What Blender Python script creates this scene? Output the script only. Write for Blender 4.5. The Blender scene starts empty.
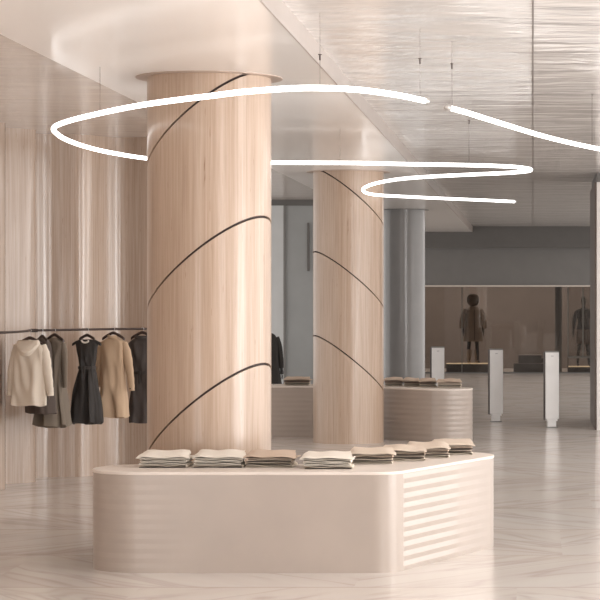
import bpy, bmesh, math, random
from mathutils import Vector, Matrix, noise
PI = math.pi
sc = bpy.context.scene
col = sc.collection

# ------------------------------------------------------------------ camera
H = 2.0            # eye height
F = 2200.0         # focal length in pixels of the 600 px frame
CX, CY = 533.0, 298.0
cd = bpy.data.cameras.new('camera')
cam = bpy.data.objects.new('camera', cd); col.objects.link(cam)
cam.location = (0, 0, H); cam.rotation_euler = (PI/2, 0, 0)
cd.sensor_width = 36; cd.lens = 36*F/600
cd.shift_x = -(CX-300)/600; cd.shift_y = -(300-CY)/600
cd.clip_end = 200
sc.camera = cam

# ------------------------------------------------------------------ light
w = bpy.data.worlds.new('world'); sc.world = w; w.use_nodes = True
bg = w.node_tree.nodes['Background']
bg.inputs[0].default_value = (1.0, 0.955, 0.92, 1); bg.inputs[1].default_value = 1.1

def area(name, loc, aim, sx, sy, power, color):
    l = bpy.data.lights.new(name, 'AREA'); l.shape = 'RECTANGLE'; l.size = sx; l.size_y = sy
    l.energy = power; l.color = color
    o = bpy.data.objects.new(name, l); col.objects.link(o); o.location = loc
    o.rotation_euler = (Vector(aim)-Vector(loc)).to_track_quat('-Z', 'Y').to_euler()
    return o
area('side_fill', (8.4, 19.0, 1.9), (-3, 20.5, 2.3), 16, 3.4, 380, (1.0, 0.965, 0.94))  # added lamp beyond the right frame edge, brightens the plinth's ribbed side
area('ceiling_fill_right', (5.6, 13, .25), (4.2, 13.2, 3.7), 4.4, 17, 1650, (1.0, 0.975, 0.96))  # added uplight out of view, brightens the ceiling
area('ceiling_fill_left', (-4.6, 6.5, .25), (-3.6, 8.5, 3.7), 2.4, 8, 230, (1.0, 0.975, 0.96))  # weaker unseen uplight, added on the left for the ceiling
area('overhead_fill_right', (4.6, 27, 3.84), (4.4, 27.01, 0), 5.6, 34, 1100, (1.0, 0.975, 0.96))  # added off-frame overhead fill for floor and tabletops
area('overhead_fill_front', (-1, 7.0, 3.6), (-1, 7.001, 0), 9, 9, 190, (1.0, 0.965, 0.94))  # added overhead fill, out of view, lifts the foreground
area('overhead_fill_far', (3.3, 47, 3.8), (3.3, 47.01, 0), 3.2, 18, 170, (1.0, 0.97, 0.94))  # unseen fill added to lift the far end
area('front_fill_right', (6.5, 3.0, 2.4), (-.5, 30, 1.2), 3.5, 2.8, 170, (1.0, 0.97, 0.95))  # added fill from outside the frame, whitens the pedestal fronts
area('shop_fill', (-1, 60.9, 3.25), (-1, 60.7, 0), 8, 1.2, 105, (1.0, 0.90, 0.80))  # added fill that lifts the dark shop interior

sc.view_settings.view_transform = 'Standard'; sc.view_settings.look = 'None'
sc.view_settings.gamma = 1; sc.view_settings.use_curve_mapping = False
sc.view_settings.exposure = 0.15

# ------------------------------------------------------------------ helpers
def at(px, py, Y):
    return Vector(((px-CX)*Y/F, Y, H-(py-CY)*Y/F))

def new_mesh(name, V, Fc, m=None, parent=None, sharp=35, mats=None, fm=None):
    me = bpy.data.meshes.new(name)
    me.from_pydata([tuple(v) for v in V], [], Fc)
    me.validate()
    bm = bmesh.new(); bm.from_mesh(me); bmesh.ops.recalc_face_normals(bm, faces=bm.faces); bm.to_mesh(me); bm.free()
    for mm in (mats or [m]): me.materials.append(mm)
    if fm:
        for p, i in zip(me.polygons, fm): p.material_index = i
    me.shade_smooth()
    me.set_sharp_from_angle(angle=math.radians(sharp))
    o = bpy.data.objects.new(name, me); col.objects.link(o)
    if parent: o.parent = parent
    return o

class MB:
    def __init__(s): s.V = []; s.F = []
    def box(s, x0, x1, y0, y1, z0, z1):
        b = len(s.V)
        s.V += [(x, y, z) for z in (z0, z1) for y in (y0, y1) for x in (x0, x1)]
        for f in ((0,2,3,1),(4,5,7,6),(0,1,5,4),(2,6,7,3),(0,4,6,2),(1,3,7,5)): s.F.append([b+i for i in f])
    def loft(s, rings, cap=True):
        b = len(s.V); n = len(rings[0])
        for r in rings: s.V += [tuple(p) for p in r]
        for k in range(len(rings)-1):
            for i in range(n):
                j = (i+1) % n
                s.F.append([b+k*n+i, b+k*n+j, b+(k+1)*n+j, b+(k+1)*n+i])
        if cap:
            s.F.append([b+i for i in range(n)][::-1]); s.F.append([b+(len(rings)-1)*n+i for i in range(n)])
    def tube(s, pts, r, n=10, cap=True):
        pts = [Vector(p) for p in pts]; rings = []
        rr = r if isinstance(r, (list, tuple)) else [r]*len(pts)
        up = Vector((0, 0, 1))
        for i, p in enumerate(pts):
            t = (pts[min(i+1, len(pts)-1)]-pts[max(i-1, 0)]).normalized()
            ref = up if abs(t.dot(up)) < .92 else Vector((1, 0, 0))
            a = t.cross(ref).normalized(); b = a.cross(t).normalized()
            rings.append([p+(a*math.cos(2*PI*k/n)+b*math.sin(2*PI*k/n))*rr[i] for k in range(n)])
        s.loft(rings, cap)
    def build(s, name, m, parent=None, sharp=35): return new_mesh(name, s.V, s.F, m, parent, sharp)

def bevel(o, wd, seg=2):
    md = o.modifiers.new('bevel', 'BEVEL'); md.width = wd; md.segments = seg; md.limit_method = 'ANGLE'
    md.angle_limit = math.radians(40)
    return o
def tag(o, label, cat, group=None, kind=None):
    o['label'] = label; o['category'] = cat
    if group: o['group'] = group
    if kind: o['kind'] = kind
    return o
def thing(name, label, cat, loc=(0,0,0), rz=0, group=None):
    o = bpy.data.objects.new(name, None); col.objects.link(o)
    o.location = loc; o.rotation_euler = (0, 0, rz); o.empty_display_size = .1
    return tag(o, label, cat, group)
def struct(o): o['kind'] = 'structure'; return o
def dup(root, loc, rz, label):
    r = root.copy(); col.objects.link(r); r.location = loc; r.rotation_euler = (0, 0, rz); r['label'] = label
    for ch in list(root.children):
        c = ch.copy(); col.objects.link(c); c.parent = r
        for g in ch.children:
            d = g.copy(); col.objects.link(d); d.parent = c
    return r
def catmull(pts, n=10):
    P = [Vector(p) for p in pts]; P = [2*P[0]-P[1]]+P+[2*P[-1]-P[-2]]; out = []
    for i in range(1, len(P)-2):
        a, b, c, d = P[i-1:i+3]
        for k in range(n):
            t = k/n
            out.append(.5*((2*b)+(c-a)*t+(2*a-5*b+4*c-d)*t*t+(3*b-a-3*c+d)*t**3))
    out.append(P[-2]); return out

# ------------------------------------------------------------------ materials
def mat(name, color, rough=.5, metal=0, coat=0, spec=.5):
    m = bpy.data.materials.new(name); m.use_nodes = True
    p = m.node_tree.nodes['Principled BSDF']
    p.inputs['Base Color'].default_value = (*color, 1); p.inputs['Roughness'].default_value = rough
    p.inputs['Metallic'].default_value = metal; p.inputs['Coat Weight'].default_value = coat
    p.inputs['Coat Roughness'].default_value = .12; p.inputs['Specular IOR Level'].default_value = spec
    return m
class NT:
    def __init__(s, m): s.t = m.node_tree; s.p = s.t.nodes['Principled BSDF']
    def n(s, typ, **k):
        nd = s.t.nodes.new(typ)
        for a, v in k.items(): setattr(nd, a, v)
        return nd
    def l(s, a, b): s.t.links.new(a, b)
    def coords(s, scale, rot=(0,0,0), out='Object'):
        c = s.n('ShaderNodeTexCoord'); mp = s.n('ShaderNodeMapping')
        mp.inputs['Scale'].default_value = scale; mp.inputs['Rotation'].default_value = rot
        s.l(c.outputs[out], mp.inputs[0]); return mp.outputs[0]
    def noise(s, vec, scale, detail=4, rough=.5, dist=0):
        nd = s.n('ShaderNodeTexNoise'); nd.inputs['Scale'].default_value = scale
        nd.inputs['Detail'].default_value = detail; nd.inputs['Roughness'].default_value = rough
        nd.inputs['Distortion'].default_value = dist
        s.l(vec, nd.inputs['Vector']); return nd.outputs['Fac']
    def ramp(s, fac, stops):
        r = s.n('ShaderNodeValToRGB'); e = r.color_ramp.elements
        while len(e) < len(stops): e.new(.5)
        for k, (pos, c) in enumerate(stops): e[k].position = pos; e[k].color = (*c, 1)
        s.l(fac, r.inputs[0]); return r.outputs[0]
    def math(s, op, a, b=None):
        nd = s.n('ShaderNodeMath', operation=op)
        for i, v in enumerate((a, b)):
            if v is None: continue
            if isinstance(v, (int, float)): nd.inputs[i].default_value = v
            else: s.l(v, nd.inputs[i])
        return nd.outputs[0]
    def mix(s, fac, a, b, mode='MIX'):
        nd = s.n('ShaderNodeMix', data_type='RGBA', blend_type=mode)
        for sock, v in ((nd.inputs[0], fac), (nd.inputs[6], a), (nd.inputs[7], b)):
            if isinstance(v, (int, float)): sock.default_value = v
            elif isinstance(v, tuple): sock.default_value = (*v, 1)
            else: s.l(v, sock)
        return nd.outputs[2]
    def bump(s, h, strength, dist=.01):
        b = s.n('ShaderNodeBump'); b.inputs['Strength'].default_value = strength
        b.inputs['Distance'].default_value = dist; s.l(h, b.inputs['Height']); s.l(b.outputs[0], s.p.inputs['Normal'])

def wood(name, c0, c1, c2, rough=.38, bands=.35, coat=.15, bf=2.6):
    m = mat(name, c1, rough, coat=coat); t = NT(m)
    fine = t.noise(t.coords((60, 60, 1.2)), 1, 5, .6)
    broad = t.noise(t.coords((bf, bf, .05)), 1, 2)
    fleck = t.noise(t.coords((75, 75, 5)), 1, 2)
    colr = t.ramp(fine, [(.28, c0), (.52, c1), (.75, c2)])
    b = t.ramp(broad, [(.35, (1-bands,)*3), (.65, (1, 1, 1))])
    colr = t.mix(1.0, colr, b, 'MULTIPLY')
    fk = t.ramp(fleck, [(.70, (1, 1, 1)), (.78, (.62, .48, .38))])
    colr = t.mix(1.0, colr, fk, 'MULTIPLY')
    t.l(colr, t.p.inputs['Base Color'])
    return m
M = {}
M['oak'] = wood('pale_oak', (.45, .32, .235), (.53, .395, .30), (.60, .465, .37), .31, .07, .35)
M['oak_wall'] = wood('pale_oak_wall', (.45, .33, .25), (.545, .42, .335), (.62, .505, .42), .2, .22, .5, 1.3)
M['groove'] = mat('groove', (.045, .025, .02), .6)
M['collar'] = mat('collar', (.50, .40, .34), .35, metal=.3)

# marble floor
m = mat('marble_floor', (.6, .55, .5), .17, spec=.5); t = NT(m); M['floor'] = m
tc = t.n('ShaderNodeTexCoord'); sx = t.n('ShaderNodeSeparateXYZ'); t.l(tc.outputs['Object'], sx.inputs[0])
row = t.math('FLOOR', t.math('DIVIDE', sx.outputs[1], 1.9))
par = t.math('SUBTRACT', t.math('MULTIPLY', t.math('PINGPONG', row, 1.0), 2.0), 1.0)
colx = t.math('FLOOR', t.math('DIVIDE', t.math('ADD', sx.outputs[0], t.math('MULTIPLY', row, 1.13)), 2.6))
par2 = t.math('SUBTRACT', t.math('MULTIPLY', t.math('PINGPONG', colx, 1.0), 2.0), 1.0)
sgn = t.math('MULTIPLY', par, par2)
u = t.math('ADD', t.math('MULTIPLY', t.math('MULTIPLY', sx.outputs[0], sgn), 1.1), sx.outputs[1])
v = t.math('SUBTRACT', t.math('MULTIPLY', sx.outputs[1], .5), t.math('MULTIPLY', sx.outputs[0], sgn))
cb = t.n('ShaderNodeCombineXYZ')
t.l(t.math('MULTIPLY', u, .9), cb.inputs[0]); t.l(t.math('MULTIPLY', v, .22), cb.inputs[1])
t.l(t.math('ADD', t.math('MULTIPLY', row, 3.7), t.math('MULTIPLY', colx, 5.3)), cb.inputs[2])
n1 = t.noise(cb.outputs[0], 1.0, 6, .55, .9)
n2 = t.noise(cb.outputs[0], 1.5, 2, .5, 1.2)
vein = t.math('ABSOLUTE', t.math('SUBTRACT', n2, .5))
c = t.ramp(n1, [(.3, (.56, .51, .475)), (.5, (.70, .655, .62)), (.7, (.77, .735, .705))])
vc = t.ramp(vein, [(.0, (.82, .79, .77)), (.03, (.95, .94, .93)), (.07, (1, 1, 1))])
c = t.mix(1.0, c, vc, 'MULTIPLY')
fy = t.math('FRACT', t.math('DIVIDE', sx.outputs[1], 1.9))
jy = t.math('LESS_THAN', fy, .012)
bandm = t.math('MULTIPLY', t.math('GREATER_THAN', fy, .80), .35)
c = t.mix(bandm, c, (.70, .64, .58))
c = t.mix(t.math('MULTIPLY', jy, .55), c, (.33, .27, .23))
t.l(c, t.p.inputs['Base Color'])
t.l(t.ramp(n1, [(.3, (.24,)*3), (.7, (.15,)*3)]), t.p.inputs['Roughness'])

# satin white slab and rippled stretched panels of the ceiling
m = mat('ceiling_satin', (.90, .865, .835), .3, coat=.3); t = NT(m); M['slab'] = m
t.bump(t.noise(t.coords((.5, 5, 1)), 1, 4), .12, .02)
def ripple(name, base, rough, st):
    m = mat(name, base, rough, coat=.12); t = NT(m)
    vec = t.coords((.8, 2.1, 1))
    a = t.noise(vec, 1, 3, .5, .6); b = t.noise(vec, 3.2, 2)
    t.bump(t.math('ADD', a, t.math('MULTIPLY', b, .25)), st, .05)
    t.l(t.ramp(t.noise(t.coords((.5, 7, 1)), 1, 5, .6), [(.3, tuple(x*.86 for x in base)), (.7, base)]), t.p.inputs['Base Color'])
    return m
M['ripple'] = ripple('ceiling_ripple', (.93, .90, .875), .14, .65)
M['ripple_left'] = ripple('ceiling_ripple_left', (.82, .75, .70), .2, .4)

def plain(name, c, rough=.5, bscale=0, bst=0, **k):
    m = mat(name, c, rough, **k); t = NT(m)
    if bscale: t.bump(t.noise(t.coords((1, 1, 1)), bscale, 3), bst, .004)
    else:
        nz = t.noise(t.coords((1, 1, 1)), 3.0, 3)
        t.l(t.ramp(nz, [(.3, tuple(x*.96 for x in c)), (.7, tuple(min(1, x*1.03) for x in c))]), t.p.inputs['Base Color'])
    return m
M['plinth'] = plain('plinth_lacquer', (.45, .385, .34), .34, coat=.25)
M['plinth_top'] = plain('plinth_top', (.80, .73, .67), .5)
M['fascia_shade'] = plain('fascia_shade', (.46, .41, .38), .35)
M['white'] = plain('white_lacquer', (.94, .935, .93), .3)
M['wall_white'] = plain('wall_white', (.85, .82, .80), .35)
M['bronze'] = plain('bronze', (.13, .10, .085), .4, metal=.5)
M['dark_metal'] = plain('dark_metal', (.075, .055, .05), .35, metal=.6)
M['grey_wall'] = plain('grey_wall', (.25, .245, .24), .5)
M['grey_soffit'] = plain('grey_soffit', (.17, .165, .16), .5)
M['shop_dark'] = plain('shop_dark', (.24, .20, .18), .6)
M['shop_darker'] = plain('shop_darker', (.07, .058, .052), .6)
M['steel'] = mat('steel', (.6, .6, .6), .3, metal=1)
M['satin_grey'] = plain('satin_grey', (.43, .43, .435), .22, coat=.5)
M['panel_grey'] = plain('panel_grey', (.40, .42, .425), .25, coat=.4)
M['panel_light'] = plain('panel_light', (.70, .73, .74), .25, coat=.4)
M['cream'] = plain('cream_cloth', (.78, .70, .60), .9, 260, .3)
M['cream_knit'] = plain('cream_knit', (.86, .81, .73), .9, 260, .3)
M['tan_cloth'] = plain('tan_cloth', (.60, .48, .385), .9, 260, .3)
M['pale_tan'] = plain('pale_tan_cloth', (.72, .62, .52), .9, 260, .3)
M['brown_cloth'] = plain('brown_cloth', (.29, .22, .18), .9, 260, .3)
M['camel'] = plain('camel_wool', (.55, .40, .275), .9, 200, .3)
M['black'] = plain('black_cloth', (.030, .026, .024), .75, 200, .3)
M['charcoal'] = plain('charcoal_wool', (.065, .055, .052), .85, 200, .3)
M['taupe'] = plain('taupe_wool', (.10, .078, .068), .85, 200, .3)
M['olive'] = plain('olive_wool', (.20, .165, .13), .85, 200, .3)
M['puffer'] = plain('puffer_quilt', (.27, .20, .15), .7, 30, .3)
M['fur'] = plain('fur', (.10, .075, .06), .95, 120, .8)
M['skin_dark'] = plain('mannequin_black', (.02, .017, .016), .4)
M['dark_suit'] = plain('dark_suit', (.05, .042, .04), .8)
M['tag'] = mat('tag', (.35, .35, .36), .4)
def emit(name, c, s):
    m = mat(name, c, .5); p = m.node_tree.nodes['Principled BSDF']
    p.inputs['Emission Color'].default_value = (*c, 1); p.inputs['Emission Strength'].default_value = s
    return m
M['led'] = emit('led', (1, .985, .965), 3.2)
M['warm_line'] = emit('warm_line', (.85, .66, .42), .30)
M['cool_line'] = emit('cool_line', (.75, .68, .62), .03)
m = bpy.data.materials.new('glass'); m.use_nodes = True; tt = m.node_tree; tt.nodes.remove(tt.nodes['Principled BSDF'])
tr = tt.nodes.new('ShaderNodeBsdfTransparent'); gl = tt.nodes.new('ShaderNodeBsdfGlossy'); gl.inputs['Roughness'].default_value = .02
tr.inputs[0].default_value = (.86, .84, .82, 1)
fr = tt.nodes.new('ShaderNodeFresnel'); fr.inputs[0].default_value = 1.5
mx = tt.nodes.new('ShaderNodeMixShader')
ad = tt.nodes.new('ShaderNodeMath'); ad.operation = 'ADD'; ad.inputs[1].default_value = .0
tt.links.new(fr.outputs[0], ad.inputs[0]); tt.links.new(ad.outputs[0], mx.inputs[0])
tt.links.new(tr.outputs[0], mx.inputs[1]); tt.links.new(gl.outputs[0], mx.inputs[2])
tt.links.new(mx.outputs[0], tt.nodes['Material Output'].inputs[0]); M['glass'] = m
M['glass_edge'] = plain('glass_edge', (.42, .43, .42), .2)

# ------------------------------------------------------------------ the room
def sbox(name, x0, x1, y0, y1, z0, z1, m, parent=None):
    b = MB(); b.box(x0, x1, y0, y1, z0, z1); return b.build(name, m, parent)
ZS, ZR, ZL = 3.7526, 3.90, 3.83
struct(sbox('floor', -9, 9, -8.2, 64, -.1, 0, M['floor']))
struct(sbox('ceiling', -3.54, -1.612, 1, 58.4, ZS, 4.15, M['slab']))
struct(sbox('ceiling_right', -1.612, 9, 1, 58.4, ZR, 4.15, M['ripple']))
struct(sbox('ceiling_left', -9, -3.54, 1, 58.4, ZL, 4.15, M['ripple_left']))
struct(sbox('wall_back', -9, 6, -8.2, -8, 0, ZL, M['grey_wall']))  # unseen wall behind the camera, added to dim the shop window's reflection
struct(sbox('trim_5', -1.614, -1.602, 1, 58.3, ZS-.002, ZR, M['fascia_shade']))  # added strip; shade of the step face is put into its darker colour
struct(sbox('trim_1', -.0045, .0045, 1, 58.3, ZR-.004, ZR+.01, M['bronze']))

# undulating wood wall on the left
wp = catmull([(-6.3, 5), (-6.1, 13), (-5.9, 19), (-5.68, 22.6), (-5.5, 24.15), (-5.1, 24.75), (-4.4, 25.05), (-3.9, 25.4), (-3.55, 26.2)], 24)
V = []; Fc = []; L = 0; prev = None; pts2 = []
for i, p in enumerate(wp):
    tdir = (Vector(wp[min(i+1, len(wp)-1)])-Vector(wp[max(i-1, 0)])).normalized()
    nrm = Vector((tdir.y, -tdir.x))
    if prev is not None: L += (Vector(p)-prev).length
    prev = Vector(p)
    pts2.append((Vector(p)+nrm*.13*math.sin(L*2*PI/.95+1.8), nrm))
fr_ = [q for q, n in pts2]; bk_ = [q-n*.16 for q, n in pts2]
ringb = fr_+bk_[::-1]
b = MB(); b.loft([[(q.x, q.y, z) for q in ringb] for z in (0, ZL)]); struct(b.build('wall_left', M['oak_wall'], sharp=50))

# right pier
struct(sbox('wall_right', .965, 4.6, 33.3, 36.2, 0, 3.756, M['wall_white']))
struct(sbox('trim_2', .94, .965, 33.34, 36.2, 0, 3.756, M['bronze']))
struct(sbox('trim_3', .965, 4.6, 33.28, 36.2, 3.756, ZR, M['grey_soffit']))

# far shopfront
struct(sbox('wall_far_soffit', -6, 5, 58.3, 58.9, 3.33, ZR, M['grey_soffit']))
struct(sbox('wall_far', -6, 5, 58.5, 58.7, 2.34, 3.33, M['grey_wall']))
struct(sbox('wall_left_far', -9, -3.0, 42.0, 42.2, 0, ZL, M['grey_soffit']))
struct(sbox('wall_far_shop', -6, 5, 62.6, 62.8, 0, 3.3, M['shop_dark']))
struct(sbox('wall_far_shop_side', -6.1, -6, 58.5, 62.6, 0, 3.3, M['shop_dark']))
struct(sbox('wall_far_shop_right', 5, 5.1, 58.5, 62.6, 0, 3.3, M['shop_dark']))
struct(sbox('ceiling_far', -6.1, 5.1, 58.7, 62.8, 3.3, 3.4, M['shop_dark']))
wfr = bpy.data.objects.new('window_1', None); col.objects.link(wfr); struct(wfr)
b = MB(); b.box(-6, 5, 58.42, 58.5, 2.30, 2.34); b.build('window_frame', M['cool_line'], wfr)
b = MB(); b.box(-6, 5, 58.45, 58.49, .02, 2.30); b.build('glass_pane', M['glass'], wfr)
b = MB(); b.box(-6, 5, 58.42, 58.5, 0, .03); b.build('window_sill', M['grey_soffit'], wfr)
struct(sbox('trim_4', .60, .78, 59.6, 59.8, 0, 3.3, M['grey_soffit']))

# grey glazed partition seen between the two near columns
pt = thing('glass_partition', 'pale grey glazed partition standing far behind between the two wooden columns', 'partition', (0, 41, 0))
for x0, x1, mm in ((-6.6, -4.88, 'panel_grey'), (-4.64, -3.3, 'panel_grey')):
    b = MB(); b.box(x0, x1, -.03, .03, 0.02, 3.72); b.build('panel', M[mm], pt)
b = MB(); b.box(-4.88, -4.64, -.08, .04, 0, 3.72); b.build('post', M['panel_light'], pt)
b = MB(); b.box(-4.64, -4.60, -.09, -.03, 0, 3.72); b.build('edge_trim', M['grey_wall'], pt)
b = MB(); b.box(-6.6, -3.3, -.06, .06, 3.72, ZL); b.build('top_rail', M['grey_soffit'], pt)
b = MB(); b.box(-4.20, -4.16, -.09, -.03, 2.5, 3.4); b.build('handle', M['grey_soffit'], pt)

# ------------------------------------------------------------------ columns
def column(cx, cy, mir, label, R=.49):
    t = thing('wooden_column', label, 'column', (cx, cy, 0), 0, 'wood clad round columns')
    b = MB(); b.loft([[((R-.022)*math.cos(2*PI*k/96), (R-.022)*math.sin(2*PI*k/96), z) for k in range(96)] for z in (0, ZS)])
    b.build('core', M['groove'], t, 40)
    S = lambda a: .372*math.cos(a)*mir - .16*math.sin(a)     # tilted plane cuts
    cuts = [1.075, 2.235, 3.375]; g = .0105
    lv = [(-2, cuts[0]-g)]+[(cuts[i]+g, cuts[i+1]-g) for i in range(2)]+[(cuts[2]+g, 6)]
    for w0, w1 in lv:
        V = []; Fc = []; n = 120; K = 8
        for j in range(K+1):
            for i in range(n):
                a = 2*PI*i/n
                V.append((R*math.cos(a), R*math.sin(a), w0+(w1-w0)*j/K+S(a)))
        for j in range(K):
            for i in range(n):
                i2 = (i+1) % n; Fc.append([j*n+i, j*n+i2, (j+1)*n+i2, (j+1)*n+i])
        # inner lip
        o = len(V)
        for j in (0, K):
            for i in range(n):
                a = 2*PI*i/n; V.append(((R-.02)*math.cos(a), (R-.02)*math.sin(a), w0+(w1-w0)*j/K+S(a)))
        for i in range(n):
            i2 = (i+1) % n
            Fc.append([i, i2, o+i2, o+i]); Fc.append([K*n+i, K*n+i2, o+n+i2, o+n+i])
        me = bpy.data.meshes.new('cladding_panel'); me.from_pydata(V, [], Fc)
        bm = bmesh.new(); bm.from_mesh(me)
        for z, sg in ((0.0, -1), (ZS, 1)):
            bmesh.ops.bisect_plane(bm, geom=bm.verts[:]+bm.edges[:]+bm.faces[:], plane_co=(0, 0, z), plane_no=(0, 0, sg), clear_outer=True)
        bmesh.ops.recalc_face_normals(bm, faces=bm.faces)
        if not len(bm.verts): bm.free(); continue
        # make sure the wall faces look outward
        ff = max(bm.faces, key=lambda f: f.calc_area()); c = ff.calc_center_median(); 
        if ff.normal.dot(Vector((c.x, c.y, 0))) < 0: bmesh.ops.reverse_faces(bm, faces=bm.faces)
        bm.to_mesh(me); bm.free()
        me.materials.append(M['oak']); me.shade_smooth(); me.set_sharp_from_angle(angle=math.radians(40))
        o = bpy.data.objects.new('cladding_panel', me); col.objects.link(o); o.parent = t
    b = MB(); b.loft([[(r*math.cos(2*PI*k/96), r*math.sin(2*PI*k/96), z) for k in range(96)] for r, z in ((R+.09, ZS-.006), (R+.09, ZS))])
    b.build('ceiling_collar', M['collar'], t, 40)
    return t
column(-2.578, 17.53, 1, 'nearest and largest round column clad in pale oak with curved dark joints')
column(-2.567, 30.6, -1, 'second round oak column, farther back, rising in front of the rear display plinth')
t = thing('grey_column', 'glossy light grey round column behind the rear display plinth, to the right of the oak columns', 'column', (-2.56, 43.67, 0))
b = MB(); b.loft([[(.42*math.cos(2*PI*k/80), .42*math.sin(2*PI*k/80), z) for k in range(80)] for z in (0, ZS)]); b.build('shaft', M['satin_grey'], t)
b = MB(); b.loft([[(.5*math.cos(2*PI*k/80), .5*math.sin(2*PI*k/80), z) for k in range(80)] for z in (ZS-.008, ZS)]); b.build('ceiling_collar', M['grey_wall'], t)

# ------------------------------------------------------------------ display plinths
TH = .734
def arc(cx, cy, r, a0, a1, n):
    return [(cx+r*math.cos(math.radians(a0+(a1-a0)*i/n)), cy+r*math.sin(math.radians(a0+(a1-a0)*i/n))) for i in range(n+1)]
def densify(P, step=.08):
    out = []
    for i, p in enumerate(P):
        q = P[(i+1) % len(P)]; d = math.dist(p, q); n = max(1, int(d/step))
        for k in range(n): out.append((p[0]+(q[0]-p[0])*k/n, p[1]+(q[1]-p[1])*k/n))
    return out
def plinth(label, P, amp):
    cx = sum(p[0] for p in P)/len(P); cy = sum(p[1] for p in P)/len(P)
    t = thing('display_plinth', label, 'display plinth', (cx, cy, 0))
    P = [(x-cx, y-cy) for x, y in densify(P)]
    n = len(P); N = []
    for i in range(n):
        a = Vector(P[i-1]); c = Vector(P[(i+1) % n]); d = (c-a).normalized(); N.append(Vector((d.y, -d.x)))
    A = [amp(P[i][0]+cx, P[i][1]+cy) for i in range(n)]
    rows = []; top = TH-.022; nr = 10; per = top/nr
    for k in range(nr):
        z0 = top-per*k
        # lamella: upper half leans out downwards, lower half returns
        rows += [(z0, 1.0), (z0-per*.06, 1.0), (z0-per*.50, 0.0), (z0-per*.56, 0.0)]
    rows.append((0.0, 1.0)); rows = rows[::-1]
    b = MB(); rings = []
    for z, o in rows:
        rings.append([(P[i][0]-N[i].x*.007*o*A[i], P[i][1]-N[i].y*.007*o*A[i], z) for i in range(n)])
    b.loft(rings); b.build('corrugated_skirt', M['plinth'], t, 8)
    b = MB()
    b.loft([[(P[i][0]+N[i].x*o, P[i][1]+N[i].y*o, z) for i in range(n)] for o, z in ((0, TH-.022), (.003, TH-.018), (.003, TH-.004), (0, TH))])
    b.build('table_top', M['plinth_top'], t, 25)
    return t
d = Vector((.38, .925)); nn = Vector((.925, -.38))
endc = Vector((-.692, 17.744))
a_n = math.degrees(math.atan2(-.38, .925))
P1 = arc(-2.885, 16.385, .385, 90, 270, 28)                       # left round end, counter-clockwise
P1 += arc(-1.164, 16.24, .24, -90, a_n, 12)                       # bend
P1 += arc(endc.x, endc.y, .375, a_n, a_n+180, 26)                 # right round end
P1 += [(-1.498, 16.77)]
def amp1(x, y):
    if y > 16.14 and x > -1.0: return max(.12, min(1.0, 1.0-(x+.72)/.42)) if y < 17.9 else .12
    if x < -1.6 and x < -2.3: return min(1, max(0, (-2.45-x)/.7))*.38
    return 0.0
plinth('long low greige display plinth in front with a bend and ribbed ends, carrying eight stacks', P1, amp1)
P2 = [(-5.6, 31.6), (-2.75, 31.6)]
P2 += arc(-2.75, 31.0, .6, 88, 50, 6)[:0]
P2 += [(-2.45, 31.48), (-2.22, 31.27), (-2.0, 31.05)]
a2 = math.degrees(math.atan2(-(.6), -.5))
P2 += arc(-1.215, 30.88, .37, -125, 70, 30)
P2 += [(-2.2, 32.1), (-2.75, 32.4), (-5.6, 32.4)]
plinth('rear ribbed greige display plinth curving behind the second oak column', P2, lambda x, y: .55)

# ------------------------------------------------------------------ folded clothes
def folded(label, loc, rz, w, d, mname, group, flip=1, top=False, seed=0, trim=None, t=.0185):
    """one garment folded in half: a U-shaped sheet with soft irregular plies"""
    rnd = random.Random(seed); ph = rnd.random()*20
    root = thing('folded_garment', label, 'folded clothes', loc, rz, group)
    th = t*.46; gap = t-th
    cl = []; nA = 16
    for i in range(nA+1): cl.append((w/2-w*i/nA, 0.0, 0))
    for i in range(1, 6):
        a = PI*i/6; cl.append((-w/2-math.sin(a)*gap*.5, gap*(1-math.cos(a))/2, 1))
    sh = rnd.uniform(-.012, .012)
    for i in range(nA+1): cl.append((-w/2+(w+sh)*i/nA, gap, 2))
    m_ = 12; rings = []
    for j in range(m_+1):
        v = j/m_; y = -d/2+d*v
        e = math.sin(PI*min(1, max(0, v)))**.25 if 0 < v < 1 else .25
        ring1 = []; ring2 = []
        for i, (x, z, s) in enumerate(cl):
            x2, z2, _ = cl[min(i+1, len(cl)-1)]; x1, z1, _ = cl[max(i-1, 0)]
            tx, tz = x2-x1, z2-z1; l = math.hypot(tx, tz) or 1; nx, nz = -tz/l, tx/l
            nzv = noise.noise(Vector((x*7+ph, y*5, s*3.1)))
            up = z/max(gap, 1e-6)
            x0 = x
            wob = nzv*.0065*up + (.003*math.sin(x*24+ph)*up)
            if top and up > .3:
                r = min(1, math.hypot(x/(w/2), y/(d/2)))
                wob += (.030*(v**.8) + .008*(1-r*r))*up - .010*up*max(0, abs(x)/(w/2)-.75)*4*(1-v)
            xo = noise.noise(Vector((y*9+ph, s*2.0, 3)))*.014 - (x*.20*v*up if top else x*.05*v*up)
            yo = -.010*up if top else noise.noise(Vector((x*6+ph, s*5., 9)))*.010*(1 if v < .5 else -1)*abs(2*v-1)
            for ring, sg in ((ring1, 1), (ring2, -1)):
                ring.append((x+xo+nx*th*.5*sg*e, y+yo, max(.0006, z+wob+th*.5+nz*th*.5*sg*e)))
        ring = ring1+ring2[::-1]
        if flip < 0: ring = [(-a, b_, c_) for a, b_, c_ in ring]
        rings.append(ring)
    b = MB(); b.loft(rings); b.build('cloth', M[mname], root, 60)
    if trim:
        b = MB()
        r0 = rings[0]; n1 = len(cl)
        pts = [((r0[i][0]+r0[2*n1-1-i][0])/2, r0[i][1]-.0005, (r0[i][2]+r0[2*n1-1-i][2])/2) for i in range(0, nA+1)]
        b.tube(pts, .0028, 6); b.build('dark_hem', M[trim], root, 60)
    return root
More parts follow.
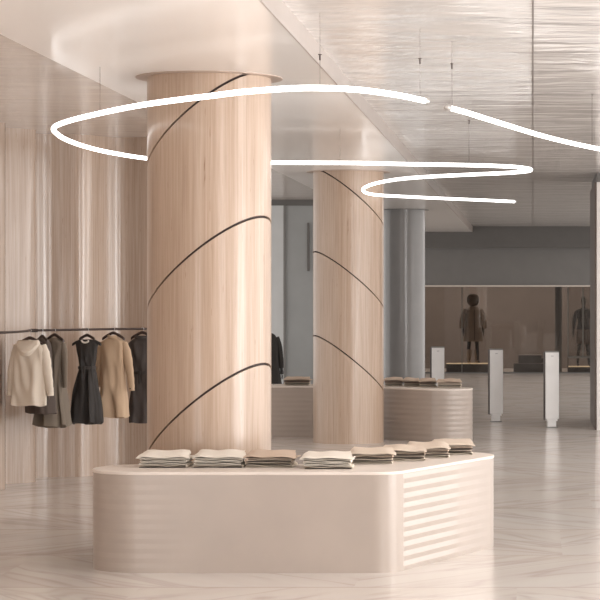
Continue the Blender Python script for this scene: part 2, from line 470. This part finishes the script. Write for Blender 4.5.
def stack(cx, cy, z, w, d, rz, cols, desc, group, seed, trims=(), t=.0205):
    zz = z+.0005; n = len(cols); pos = ['bottom', 'second layer', 'third layer', 'fourth layer']
    for k, cn in enumerate(cols):
        top = k == n-1
        pn = 'topmost' if top else pos[k]
        cname = {'cream_knit': 'cream', 'cream': 'ivory', 'tan_cloth': 'tan', 'pale_tan': 'beige', 'brown_cloth': 'brown'}[cn]
        rr = random.Random(seed*10+k)
        ww = w*(1.04 if top else rr.uniform(.88, .96))
        folded('%s garment, %s of %s' % (cname, pn, desc), (cx+rr.uniform(-.008, .008), cy+rr.uniform(-.006, .006), zz),
               rz+rr.uniform(-.03, .03), ww, d, cn, group, 1 if k % 2 else -1, top, seed*10+k, 'black' if k in trims else None, t)
        zz += t+.001
G1 = 'folded clothes on the front plinth'; G2 = 'folded clothes on the rear plinth'
CR = ['cream', 'cream_knit', 'cream_knit', 'cream_knit']; TN = ['cream', 'pale_tan', 'pale_tan', 'tan_cloth']; TP = ['cream', 'pale_tan', 'tan_cloth', 'pale_tan']
defs = [(-2.757, 16.56, 0, CR, 'leftmost cream stack on front plinth', (0,)),
        (-2.355, 16.56, .02, CR, 'second cream stack on front plinth', (0,)),
        (-1.965, 16.57, -.02, TN, 'tan-topped stack before the nearest column', (1, 2)),
        (-1.525, 16.44, .04, CR, 'cream stack right of the nearest column', (0,)),
        (-1.235, 16.90, .05, TP, 'first stack in receding beige row', (1, 2)),
        (-1.010, 17.22, .05, TP, 'second stack in receding beige row', (1, 2)),
        (-.835, 17.55, .05, TP, 'third stack in receding beige row', (1, 2)),
        (-.660, 17.88, .05, TP, 'last stack in receding beige row', (1, 2))]
for i, (x, y, r, c_, ds, tr_) in enumerate(defs):
    stack(x, y, TH, .375 if i < 4 else .34, .34 if i < 4 else .30, r, c_, ds, G1, i+1, tr_)
BR = ['cream', 'pale_tan', 'brown_cloth', 'tan_cloth']
defs2 = [(-2.00, 31.68, .27, BR, 'rear plinth stack right beside second column'),
         (-1.73, 31.48, .24, BR, 'second stack right of second column'),
         (-1.49, 31.30, .24, BR, 'third stack right of second column'),
         (-1.185, 31.10, .34, ['cream', 'cream', 'pale_tan', 'tan_cloth'], 'rightmost stack on rear plinth'),
         (-3.42, 31.95, .38, BR, 'rear plinth stack left of second column')]
for i, (x, y, w_, c_, ds) in enumerate(defs2):
    stack(x, y, TH, w_, .28, .03, c_, ds, G2, i+20, (1,), .023)

# ------------------------------------------------------------------ light ribbons
zl = 3.40
def ribbon_pts(px):
    out = []
    for x, y in px:
        Y = (zl-H)*F/(CY-y); out.append(((x-CX)*Y/F, Y, zl))
    return out
A = ribbon_pts([(424,100.6),(400,95.5),(370,91),(345,88.8),(320,88),(295,88.2),(270,89.7),(240,92.2),(210,96),(180,99.6),(148,104),(120,109),(95,114.4),(72,120),(58,124.8),(53.5,128.5),(56,133),(66,139.5),(85,146.5),(110,152.5),(148,158.5),(190,161.3),(230,162.2),(272,162.6),(313,162.8),(356,163),(400,164),(440,164.6),(480,165.4),(510,166.6),(526,168.2),(531,169.8),(525,171.4),(505,173),(470,174.6),(430,176.6),(400,179),(378,182.8),(366,186.8),(363,190),(367,193.2),(380,195.2),(405,196.6),(440,198.3),(480,200),(514,201.6)])
B = ribbon_pts([(449,107.8),(465,112),(480,116.8),(500,123),(520,129.2),(540,135.2),(560,140.4),(580,145),(600,149),(622,152.5),(650,156)])
def ribbon(px, label, wires, ecap):
    t = thing('pendant_light', label, 'pendant light', px[len(px)//2], 0, 'curved light ribbons under the ceiling')
    o = Vector(px[len(px)//2])
    P = [p-o for p in catmull(px, 6)]
    b = MB(); b.tube(P, .0200, 12); b.build('light_tube', M['led'], t)
    b = MB(); dd = (P[0]-P[1]).normalized(); b.tube([P[0], P[0]+dd*.02, P[0]+dd*.055, P[0]+dd*.065], [.024, .026, .024, .012], 12); b.build('end_cap', M['steel'], t)
    b = MB(); dd = (P[-1]-P[-2]).normalized(); b.tube([P[-1], P[-1]+dd*.03, P[-1]+dd*.04], [.024, .024, .012], 12); b.build('end_cap', M['steel'], t)
    for (x, y, yg) in wires:
        Y = (zl-H)*F/(CY-y); q = Vector(((x-CX)*Y/F, Y, zl))-o
        zt = (ZS if q.x+o.x < -1.612 else ZR)
        if q.x+o.x < -3.54: zt = ZL
        b = MB(); b.tube([q+Vector((0, 0, .02)), Vector((q.x, q.y, zt-o.z))], .0014, 6); wob = b.build('suspension_wire', M['dark_metal'], t)
        if not yg: continue
        zg = H+(CY-yg)*Y/F-o.z
        b = MB(); b.tube([Vector((q.x, q.y, zg-.022)), Vector((q.x, q.y, zg+.014))], .006, 8)
        b.tube([Vector((q.x, q.y, zg+.014)), Vector((q.x, q.y, zg+.019))], .013, 8)
        g = b.build('gripper', M['dark_metal'], t)
    return t
ribbon(A, 'long glowing white light ribbon looping around the nearest column in an S curve', [(320, 88, 57), (420, 99.8, 61), (469, 165.1, 122), (340, 162.9, 0), (100, 113.2, 0)], 0)
ribbon(B, 'short glowing white light ribbon running off the right edge of the frame', [(452, 108.6, 66), (592, 147.5, 0)], 0)
# ------------------------------------------------------------------ security gates
def gate():
    t = thing('security_pedestal', '', 'security pedestal', (0, 0, 0), 0, 'white security pedestals by the entrance')
    Wd, D, Hh = .108, .05, 1.16
    b = MB()
    prof = lambda z: [(-Wd, -D, z), (Wd, -D, z), (Wd+.004, -D*.4, z), (Wd*.8, D, z), (-Wd*.8, D, z), (-Wd-.004, -D*.4, z)]
    b.loft([prof(z) for z in (.13, .17, Hh)]); bevel(b.build('panel', M['white'], t, 20), .006)
    b = MB(); b.loft([[(-Wd-.012, -D+.012, z), (-Wd-.0045, -D+.004, z), (-Wd-.0045, D, z), (-Wd-.012, D-.01, z)] for z in (.12, Hh+.002)]); b.build('edge_strip', M['dark_metal'], t)
    b = MB(); b.loft([[(x*1.01, y*1.0, z) for x, y, _ in prof(0)] for z in (Hh, Hh+.02)]); b.build('top_cap', M['grey_wall'], t)
    b = MB(); b.box(-.065, .065, -D+.012, D-.012, 0.01, .135); b.box(-.085, .085, -D+.006, D-.006, .10, .135); b.build('foot', M['white'], t)
    b = MB(); b.box(-.085, .085, -D-.01, D+.01, 0, .012); b.build('base_plate', M['grey_wall'], t)
    b = MB(); b.box(-.02, .02, -D-.002, -D, 1.10, 1.108); b.build('badge', M['tag'], t)
    return t
g0 = gate(); labs = ['rightmost white security pedestal, nearest to the white pier', 'white security pedestal in the middle of the open floor, second from the right',
    'white security pedestal just behind the right end of the rear plinth', 'white security pedestal mostly hidden behind the second oak column']
for i, (px, Y) in enumerate(((551.5, 34.0), (495.8, 35.57), (437.5, 37.2), (376.5, 38.8))):
    loc = ((px-CX)*Y/F, Y, 0)
    if i == 0: g0.location = loc; g0.rotation_euler = (0, 0, math.radians(14)); g0['label'] = labs[0]
    else: dup(g0, loc, math.radians(14), labs[i])

# ------------------------------------------------------------------ clothes rail
RZ = 1.665
rail = [at(-60, 333.6, 20.9), at(0, 332.6, 21.3), at(26, 331.2, 22.2), at(34, 330.5, 22.7), at(90, 329.5, 23.4), at(148, 328.7, 24.0), at(200, 328.3, 24.4)]
rail = [Vector((p.x, p.y, RZ)) for p in rail]
RP = catmull(rail, 40)
t = thing('clothes_rail', 'thin dark metal clothes rail running along the oak wall', 'clothes rail', (rail[3].x, rail[3].y, RZ))
o = Vector(t.location)
b = MB(); b.tube([p-o for p in RP], .013, 10); b.build('rail_tube', M['dark_metal'], t)
b = MB(); b.tube([rail[3]-o-Vector((0, .0, .0))+Vector((-.03, -.02, 0)), rail[3]-o+Vector((.03, .02, 0))], .019, 10); b.build('joint', M['dark_metal'], t)
for p in (rail[0], rail[-1]):
    b = MB(); q = p-o
    tgt = min((Vector((w_.x, w_.y, RZ)) for w_ in fr_), key=lambda s_: (s_-p).length)
    b.tube([q, tgt-o], .012, 8); dd = (tgt-p).normalized(); b.tube([tgt-o-dd*.02, tgt-o], .04, 16); b.build('wall_bracket', M['dark_metal'], t)
def rail_at(px):
    best = min(RP, key=lambda p: abs(CX+p.x*F/p.y-px)); return best

def hanger(px, rz, label, w=.19, drop=.075):
    p = rail_at(px)
    t = thing('clothes_hanger', label, 'clothes hanger', (p.x, p.y, RZ), rz, 'dark hangers on the rail')
    hk = [(.0165*math.cos(a), 0, .0165*math.sin(a)) for a in [math.radians(x) for x in range(-30, 200, 23)]]
    hk = hk[::-1]+[(0.014, 0, -.02), (.002, 0, -.035), (0, 0, -drop)]
    b = MB(); b.tube(hk, .003, 6); b.build('hook', M['steel'], t)
    b = MB()
    pts = [(-w, 0, -drop-w*.5), (-w*.8, 0, -drop-w*.36), (-w*.45, 0, -drop-w*.17), (-w*.15, 0, -drop-w*.03), (0, 0, -drop), (w*.15, 0, -drop-w*.03), (w*.45, 0, -drop-w*.17), (w*.8, 0, -drop-w*.36), (w, 0, -drop-w*.5)]
    rings = []
    for q in catmull(pts, 3):
        rings.append([(q.x, q.y+.014*math.cos(a), q.z+.017*math.sin(a)) for a in [2*PI*k/10 for k in range(10)]])
    b.loft(rings); b.build('arms', M['dark_metal'], t)
    return t

def loft_garment(prof, folds=0, fk=7, seed=0, n=56, dfold=.35):
    """prof rows: z, half width, half depth, x shift"""
    rnd = random.Random(seed); ph = rnd.random()*6
    rings = []
    P = catmull([(a[0], a[1], a[2]) for a in prof], 5); X = catmull([(a[0], a[3], 0) for a in prof], 5)
    z0, z1 = prof[0][0], prof[-1][0]
    for q, xs in zip(P, X):
        z, w_, d_ = q; u = (z-z0)/(z1-z0); ring = []
        for k in range(n):
            a = 2*PI*k/n; c, s = math.cos(a), math.sin(a)
            ex = math.copysign(abs(c)**.8, c); ey = math.copysign(abs(s)**.8, s)
            f = folds*max(0, u-.15)*(math.sin(fk*a+ph+u*1.2)+.5*math.sin(fk*1.7*a+ph*2))
            nz = noise.noise(Vector((ex*2.2+seed*3.3, z*4.5+ex*1.5, ey)))*min(1, u*5)
            ring.append((xs.y+ex*w_*(1+f*.25*dfold)+nz*.008, ey*(d_+f*.07)+f*.01+nz*.030*(1 if ey < 0 else .3), z+f*.02*u))
        rings.append(ring)
    return rings
def garment(px, rz, label, mname, name, cat, prof, folds, fk, sleeves=(), extras=None, seed=0):
    p = rail_at(px)
    t = thing(name, label, cat, (p.x, p.y, RZ), rz, None)
    b = MB(); b.loft(loft_garment(prof, folds, fk, seed)); b.build('body', M[mname], t, 60)
    for sl in sleeves:
        b = MB(); pts = catmull([(x, y, z) for x, y, z, r in sl], 5); rs = [q.x for q in catmull([(r, 0, 0) for *_, r in sl], 5)]
        rings = []
        for i, (q, r) in enumerate(zip(pts, rs)):
            tt_ = (pts[min(i+1, len(pts)-1)]-pts[max(i-1, 0)]).normalized(); a_ = tt_.cross(Vector((0, 1, 0))).normalized()
            wr = 1+.05*math.sin(i*1.9)
            rings.append([q+a_*r*wr*math.cos(2*PI*k/16)+Vector((0, 1, 0))*r*.7*wr*math.sin(2*PI*k/16) for k in range(16)])
        b.loft(rings); b.build('sleeve', M[mname], t, 60)
    if extras: extras(t)
    return t
def belt(z, w_, d_, mname, x=0):
    def f(t):
        b = MB(); n = 40
        rings = [[(x+w_*s*math.cos(2*PI*k/n), d_*s*math.sin(2*PI*k/n), zz) for k in range(n)] for s, zz in ((.97, z-.017), (1.02, z-.014), (1.02, z+.014), (.97, z+.017))]
        b.loft(rings); b.build('belt', M[mname], t, 40)
        b = MB(); b.box(x-.01, x+.01, -d_-.012, -d_, z-.02, z+.018); b.box(x-.006, x+.008, -d_-.014, -d_-.004, z-.12, z-.01); b.build('belt_knot', M[mname], t)
    return f
R_ = math.radians
# cream hooded jacket (scale here about 95 px per metre)
hanger(30, R_(-14), 'hanger holding the cream hooded jacket', .15, .075)
def hood(t):
    b = MB(); rings = []
    for u in range(9):
        a = u/8; zc = -.105-.10*a; ww = .055+.075*math.sin(PI*(.25+.6*a)); dd = .045+.045*math.sin(PI*a*.9)
        rings.append([(-.005+ww*math.cos(2*PI*k/32), -.02-.02*a+dd*math.sin(2*PI*k/32), zc-.05*a*max(0, -math.sin(2*PI*k/32))+.012*math.cos(4*PI*k/32)) for k in range(32)])
    b.loft(rings); b.build('hood', M['cream'], t, 60)
    b = MB(); pts = [(-.115+.23*i/12, -.062-.045*math.sin(PI*i/12), -.135-.085*math.sin(PI*i/12)) for i in range(13)]
    b.tube(pts, [.008+.014*math.sin(PI*i/12) for i in range(13)], 10); b.build('hood_fold', M['cream'], t, 60)
    for s, x, z in ((1, .232, -.655),(-1, -.222, -.655)):
        b = MB(); b.tube([(x-.0, 0, z+.03), (x, 0, z-.012)], .034, 14); b.build('cuff', M['cream'], t, 60)
garment(30, R_(-14), 'cream hooded jacket hanging leftmost on the rail, seen from behind', 'cream', 'hooded_jacket', 'jacket',
    [(-.105, .03, .03, 0), (-.13, .10, .045, 0), (-.165, .165, .06, 0), (-.26, .178, .07, 0), (-.45, .180, .07, -.005), (-.62, .186, .07, -.01), (-.77, .190, .07, -.012)], .35, 5,
    [[(.135, 0, -.15, .045), (.165, .0, -.25, .058), (.19, 0, -.40, .054), (.215, 0, -.55, .044), (.235, 0, -.665, .034)],
     [(-.135, 0, -.15, .045), (-.165, .01, -.25, .05), (-.20, 0, -.40, .045), (-.215, 0, -.55, .038), (-.222, 0, -.665, .032)]], hood, 1)
hanger(42, R_(-50), 'hanger holding the dark taupe coat behind the cream jacket', .12, .06)
garment(42, R_(-50), 'dark taupe long coat partly hidden behind the cream hooded jacket', 'taupe', 'long_coat', 'coat',
    [(-.075, .035, .03, 0), (-.10, .09, .05, 0), (-.15, .14, .06, 0), (-.30, .14, .08, 0), (-.55, .15, .10, 0), (-.86, .20, .12, 0)], .3, 5,
    [[(.12, -.02, -.13, .04), (.15, -.04, -.25, .055), (.175, -.05, -.45, .05), (.195, -.05, -.62, .042), (.205, -.05, -.71, .035)],
     [(-.12, 0, -.13, .04), (-.15, .03, -.3, .045), (-.16, .03, -.6, .035)]], None, 2)
hanger(54.5, R_(-32), 'hanger holding the olive brown dress coat', .13, .05)
garment(54.5, R_(-32), 'olive brown flared coat with long sleeve, third garment from the left', 'olive', 'flared_coat', 'coat',
    [(-.08, .03, .03, 0), (-.115, .08, .05, .01), (-.17, .125, .055, .01), (-.35, .11, .07, 0), (-.55, .12, .09, -.02), (-.80, .15, .12, -.03), (-1.0, .175, .14, -.02)], .9, 6,
    [[(.115, 0, -.14, .038), (.135, 0, -.25, .045), (.142, 0, -.42, .036), (.148, 0, -.60, .027)], [(-.11, 0, -.14, .036), (-.13, 0, -.3, .04), (-.135, 0, -.5, .03)]], None, 3)
hanger(86.5, R_(-12), 'hanger holding the black sleeveless dress', .085, .06)
def black_extra(t):
    belt(-.405, .098, .068, 'charcoal')(t)
    for s in (1, -1):
        b = MB(); pts = [(s*.085, 0, -.122), (s*.125, -.005, -.138), (s*.160, -.01, -.160)]
        rings = [[Vector(q)+Vector((.0, .035*k_*math.cos(a), .016*math.sin(a))) for a in [2*PI*j/12 for j in range(12)]] for q, k_ in zip(catmull(pts, 4), [1.2-.08*i for i in range(9)])]
        b.loft(rings); b.build('cap_sleeve', M['black'], t, 60)
    b = MB(); b.tube([(.04*math.cos(a), -.054, -.112+.026*math.sin(a)) for a in [PI+PI*i/10 for i in range(11)]], .010, 8); b.build('neck_lining', M['cream_knit'], t, 60)
garment(86.5, R_(-12), 'black sleeveless belted dress with flared skirt hanging alone in the middle of the rail', 'black', 'sleeveless_dress', 'dress',
    [(-.105, .045, .035, 0), (-.118, .10, .05, 0), (-.14, .125, .055, 0), (-.19, .115, .06, 0), (-.30, .102, .065, 0), (-.40, .09, .06, 0), (-.5, .108, .08, 0), (-.75, .145, .11, 0), (-.99, .172, .13, 0)], .8, 7, (), black_extra, 4)
hanger(113, R_(-18), 'hanger holding the camel coat', .13, .04)
def camel_extra(t):
    b = MB(); b.tube([(-.045, -.02, -.075), (-.02, -.045, -.085), (.02, -.045, -.085), (.045, -.02, -.075)], .017, 10); b.build('collar', M['camel'], t, 60)
    b = MB(); b.tube([(.222, -.034, -.635), (.222, -.04, -.635)], .007, 10); b.build('button', M['black'], t)
garment(113, R_(-18), 'camel knee-length coat with long sleeves, second from right on the rail', 'camel', 'camel_coat', 'coat',
    [(-.07, .04, .035, 0), (-.10, .075, .045, 0), (-.15, .135, .06, 0), (-.30, .135, .08, 0), (-.55, .14, .09, 0), (-.75, .155, .1, 0), (-.945, .17, .105, 0)], .45, 5,
    [[(.125, 0, -.145, .04), (.16, 0, -.26, .052), (.19, 0, -.42, .046), (.212, 0, -.56, .038), (.222, 0, -.66, .032)],
     [(-.125, 0, -.145, .04), (-.155, 0, -.26, .046), (-.175, 0, -.42, .042), (-.185, 0, -.62, .034)]], camel_extra, 5)
hanger(143, R_(-12), 'hanger holding the charcoal coat beside the nearest column', .13, .04)
def char_extra(t):
    belt(-.475, .128, .085, 'black')(t)
    b = MB(); b.tube([(-.07, -.02, -.085), (-.03, -.05, -.1), (.03, -.05, -.1), (.07, -.02, -.085)], .018, 10); b.build('collar', M['charcoal'], t, 60)
garment(143, R_(-12), 'charcoal belted coat at the right end of the rail beside the nearest column', 'charcoal', 'belted_coat', 'coat',
    [(-.075, .05, .035, 0), (-.105, .09, .045, 0), (-.155, .155, .06, 0), (-.20, .165, .065, 0), (-.32, .14, .08, 0), (-.47, .12, .075, 0), (-.6, .13, .09, 0), (-.8, .138, .1, 0), (-1.02, .14, .105, 0)], .3, 5, (), char_extra, 6)

# ------------------------------------------------------------------ mannequins
def skin(name, joints, edges, m, parent, sub=2):
    me = bpy.data.meshes.new(name); me.from_pydata([j[:3] for j in joints], edges, [])
    o = bpy.data.objects.new(name, me); col.objects.link(o)
    sk = o.modifiers.new('skin', 'SKIN'); sk.use_smooth_shade = True
    for i, j in enumerate(joints):
        v = me.skin_vertices[0].data[i]; v.radius = (j[3], j[4] if len(j) > 4 else j[3]*.85); v.use_root = (i == 0)
    s = o.modifiers.new('sub', 'SUBSURF'); s.levels = sub; s.render_levels = sub
    me.materials.append(m); o.parent = parent
    return o
def mannequin(label, loc, rz, stride=.0, sc_=1.0, cat='mannequin'):
    t = thing('mannequin', label, cat, loc, rz)
    k = sc_
    J = [(0, 0, .98, .12, .10), (0, 0, 1.12, .105, .085), (0, 0, 1.28, .13, .095), (0, 0, 1.44, .10, .075), (0, 0, 1.52, .045, .045), (0, -.01, 1.60, .05, .055), (0, -.015, 1.68, .075, .09), (0, -.01, 1.77, .07, .085), (0, -.005, 1.83, .035, .045)]
    E = [(0,1),(1,2),(2,3),(3,4),(4,5),(5,6),(6,7),(7,8)]
    for s in (-1, 1):
        b = len(J); y = -.10*s*stride
        J += [(s*.09, 0, .90, .085, .085), (s*.10, y*.6, .50, .055, .055), (s*(.10+.02*stride), y*1.2+.02, .30, .05, .05), (s*(.10+.03*stride), y*1.5+.03, .09, .032, .035), (s*(.10+.03*stride), y*1.5-.02, .035, .035, .028), (s*(.11+.03*stride), y*1.5-.14, .025, .032, .02)]
        E += [(0, b), (b, b+1), (b+1, b+2), (b+2, b+3), (b+3, b+4), (b+4, b+5)]
        a = len(J)
        J += [(s*.17, 0, 1.43, .055, .055), (s*.215, .01, 1.30, .043, .043), (s*.25, .02, 1.13, .036, .036), (s*.27, -.02, .95, .027, .027), (s*.275, -.04, .86, .022, .032), (s*.277, -.05, .80, .018, .03)]
        E += [(3, a)]+[(a+i, a+i+1) for i in range(5)]
    J = [tuple(c*k for c in j) for j in J]
    skin('body', J, E, M['skin_dark'], t)
    for s in (-1, 1):
        for f, (dy, ln) in enumerate(((-.024, .072), (-.008, .085), (.008, .08), (.023, .062))):
            skin('finger', [tuple(c*k for c in q) for q in ((s*.277, -.05+dy, .80, .008, .008), (s*.279, -.052+dy, .80-ln*.5, .0075, .0075), (s*.272, -.055+dy, .80-ln, .006, .006))], [(0, 1), (1, 2)], M['skin_dark'], t, 1)
        skin('thumb', [tuple(c*k for c in q) for q in ((s*.272, -.065, .85, .01, .01), (s*.262, -.095, .815, .009, .009), (s*.26, -.105, .785, .007, .007))], [(0, 1), (1, 2)], M['skin_dark'], t, 1)
    return t
def wear(t, name, prof, mname, sleeves=(), folds=.2, fk=6, seed=3, quilt=0):
    rings = loft_garment(prof, folds, fk, seed)
    if quilt:
        rings = [[(x*(1+quilt*abs(math.sin(z*34))), y*(1+quilt*1.5*abs(math.sin(z*34))), z) for x, y, z in r] for r in rings]
    b = MB(); b.loft(rings)
    o = b.build(name, M[mname], t, 70)
    for sl in sleeves:
        b = MB(); pts = catmull([q[:3] for q in sl], 6); rs = [q.x for q in catmull([(q[3], 0, 0) for q in sl], 6)]
        if quilt: rs = [r*(1+.12*abs(math.sin(i*1.3))) for i, r in enumerate(rs)]
        b.tube(pts, rs, 14); b.build('sleeve', M[mname], t, 70)
    return o
PL = .235
Ym = 59.5
q = at(473, 363, Ym)
pl = thing('display_platform', 'low dark platform under the mannequin in the hooded puffer coat', 'platform', (at(467.5, 363, Ym).x, Ym, 0))
b = MB(); b.box(-.56, .56, -.35, .35, 0, PL-.012); b.build('box', M['shop_darker'], pl)
b = MB(); b.box(-.56, .56, -.36, .35, PL-.012, PL); b.build('top_edge', M['warm_line'], pl)
t = mannequin('dark mannequin in a quilted brown hooded puffer coat and boots behind the shop window', (q.x, Ym, PL+.013), R_(14), .6)
wear(t, 'puffer_coat', [(1.53, .07, .07, 0), (1.48, .15, .12, 0), (1.36, .20, .15, 0), (1.1, .20, .155, 0), (.85, .225, .17, 0), (.60, .25, .18, 0), (.59, .22, .15, 0)], 'puffer',
     [[(s*.18, 0, 1.44, .07), (s*.255, 0, 1.28, .075), (s*.305, -.01, 1.08, .068), (s*.32, -.03, .93, .055)] for s in (1, -1)], .15, 6, 3, .05)
b = MB(); rings = []
for u in range(11):
    a = PI*u/10; rings.append([(.165*math.sin(a)**.7*math.cos(2*PI*k/28)*(1+.05*math.sin(k*3.3)), .16*math.sin(a)**.7*math.sin(2*PI*k/28), 1.70+.165*math.cos(a)) for k in range(28)] if 0 < u < 10 else [(.01*math.cos(2*PI*k/28), .01*math.sin(2*PI*k/28), 1.70+.165*math.cos(a)) for k in range(28)])
b.loft(rings); b.build('hood', M['fur'], t, 60)
b = MB(); b.tube([(.0, -.168, 1.44), (0, -.185, 1.1), (0, -.20, .62)], .012, 8); b.build('zip_placket', M['taupe'], t)
for s in (1, -1):
    b = MB(); b.tube([(s*.103, -.01*s, .36), (s*.105, -.015*s, .22), (s*.107, -.02*s, .08)], [.07, .068, .055], 14)
    b.tube([(s*.107, .03, .04), (s*.11, -.08, .04), (s*.113, -.17, .03)], [.05, .048, .03], 12); b.build('boot', M['puffer'], t, 60)

q = at(583.5, 366, 59.3)
pl = thing('display_platform', 'low platform with a glowing edge under the mannequin in the dark suit', 'platform', (at(592, 366, 59.3).x, 59.3, 0))
b = MB(); b.box(-.65, .65, -.35, .35, 0, .148); b.build('box', M['shop_darker'], pl)
b = MB(); b.box(-.65, .65, -.36, .35, .148, .163); b.build('top_edge', M['warm_line'], pl)
t = mannequin('black mannequin in a buttoned dark jacket and short skirt behind the right window', (q.x, 59.3, .170), R_(6), 1.0, 1.03)
wear(t, 'jacket', [(1.56, .06, .06, 0), (1.51, .16, .10, 0), (1.38, .185, .13, 0), (1.18, .145, .115, 0), (1.0, .19, .14, 0), (.99, .17, .12, 0)], 'dark_suit',
     [[(s*.18, 0, 1.46, .062), (s*.225, .01, 1.32, .058), (s*.258, .02, 1.15, .05), (s*.275, -.02, 1.0, .042)] for s in (1, -1)])
wear(t, 'skirt', [(1.03, .15, .12, 0), (.9, .19, .15, 0), (.62, .215, .17, .01), (.615, .19, .15, .01)], 'brown_cloth', (), .3, 7)
for zb in (1.4, 1.3, 1.2, 1.1):
    for xb in (-.05, .05):
        b = MB(); b.tube([(xb, -.118, zb), (xb, -.142, zb)], .014, 10); b.build('button', M['tan_cloth'], t)

q = at(266, 400, 36.0)
t = mannequin('black-clothed mannequin mostly hidden behind the nearest column, at the glazed partition', (q.x, 36.0, 0), R_(20), .2, .93)
wear(t, 'black_coat', [(1.44, .06, .06, 0), (1.39, .15, .10, 0), (1.26, .19, .13, 0), (1.0, .20, .14, 0), (.7, .24, .17, 0), (.4, .27, .18, 0), (.395, .24, .16, 0)], 'black',
     [[(s*.16, 0, 1.35, .06), (s*.21, 0, 1.2, .058), (s*.24, 0, 1.0, .05), (s*.25, -.02, .85, .042)] for s in (1, -1)])

# glass vitrine around right mannequin, single glass fin, and dark stepped boxes
vt = thing('glass_vitrine', 'clear glass display case with pale edges in front of the dark-suited mannequin', 'display case', (at(590, 366, 58.9).x, 58.85, 0))
x0 = vt.location.x
for px in (568, 583):
    x = at(px, 300, 58.85).x-x0; b = MB(); b.box(x-.018, x+.018, -.02, .02, .42, 2.33); b.build('edge', M['glass_edge'], vt)
b = MB(); b.box(at(568, 0, 58.85).x-x0, .62, -.02, .02, .39, .45); b.build('bottom_rail', M['glass_edge'], vt)
b = MB(); b.box(at(568, 0, 58.85).x-x0, .62, -.004, .004, .45, 2.33); b.build('glass_sheet', M['glass'], vt)
for px in (568, 610):
    x = at(px, 300, 58.85).x-x0; b = MB(); b.box(x-.012, x+.012, -.015, .015, 0, .40); b.build('post', M['shop_darker'], vt)
fn = thing('glass_fin', 'tall clear glass fin with a pale edge beside the mannequin in the puffer coat', 'glass fin', (at(462, 366, 58.8).x, 58.8, 0))
b = MB(); b.box(-.012, .012, -.03, .03, 0, 2.33); b.build('edge', M['glass_edge'], fn)
for (px, w_, h0, h1, nm, lb) in ((533, 1.05/2, 0, .24, 'display_box', 'wide dark display box on the shop floor, the lower of two stacked'),
                            (530, .62/2, .24, .46, 'display_box', 'small dark display box resting on the wide one in the shop window'),
                            (541, .32/2, 0, .36, 'display_box', 'narrow dark display box beside the two stacked ones')):
    p = at(px, 366, 59.6); yy = 59.6 if px != 541 else 60.3
    o = thing(nm, lb, 'box', (p.x, yy, h0), 0, 'dark display boxes in the shop window')
    b = MB(); b.box(-w_, w_, -.25, .25, 0, h1-h0-.01); b.build('box_body', M['shop_darker'], o)
    b = MB(); b.box(-w_-.004, w_+.004, -.254, .254, h1-h0-.01, h1-h0); b.build('lid', M['shop_dark'], o)
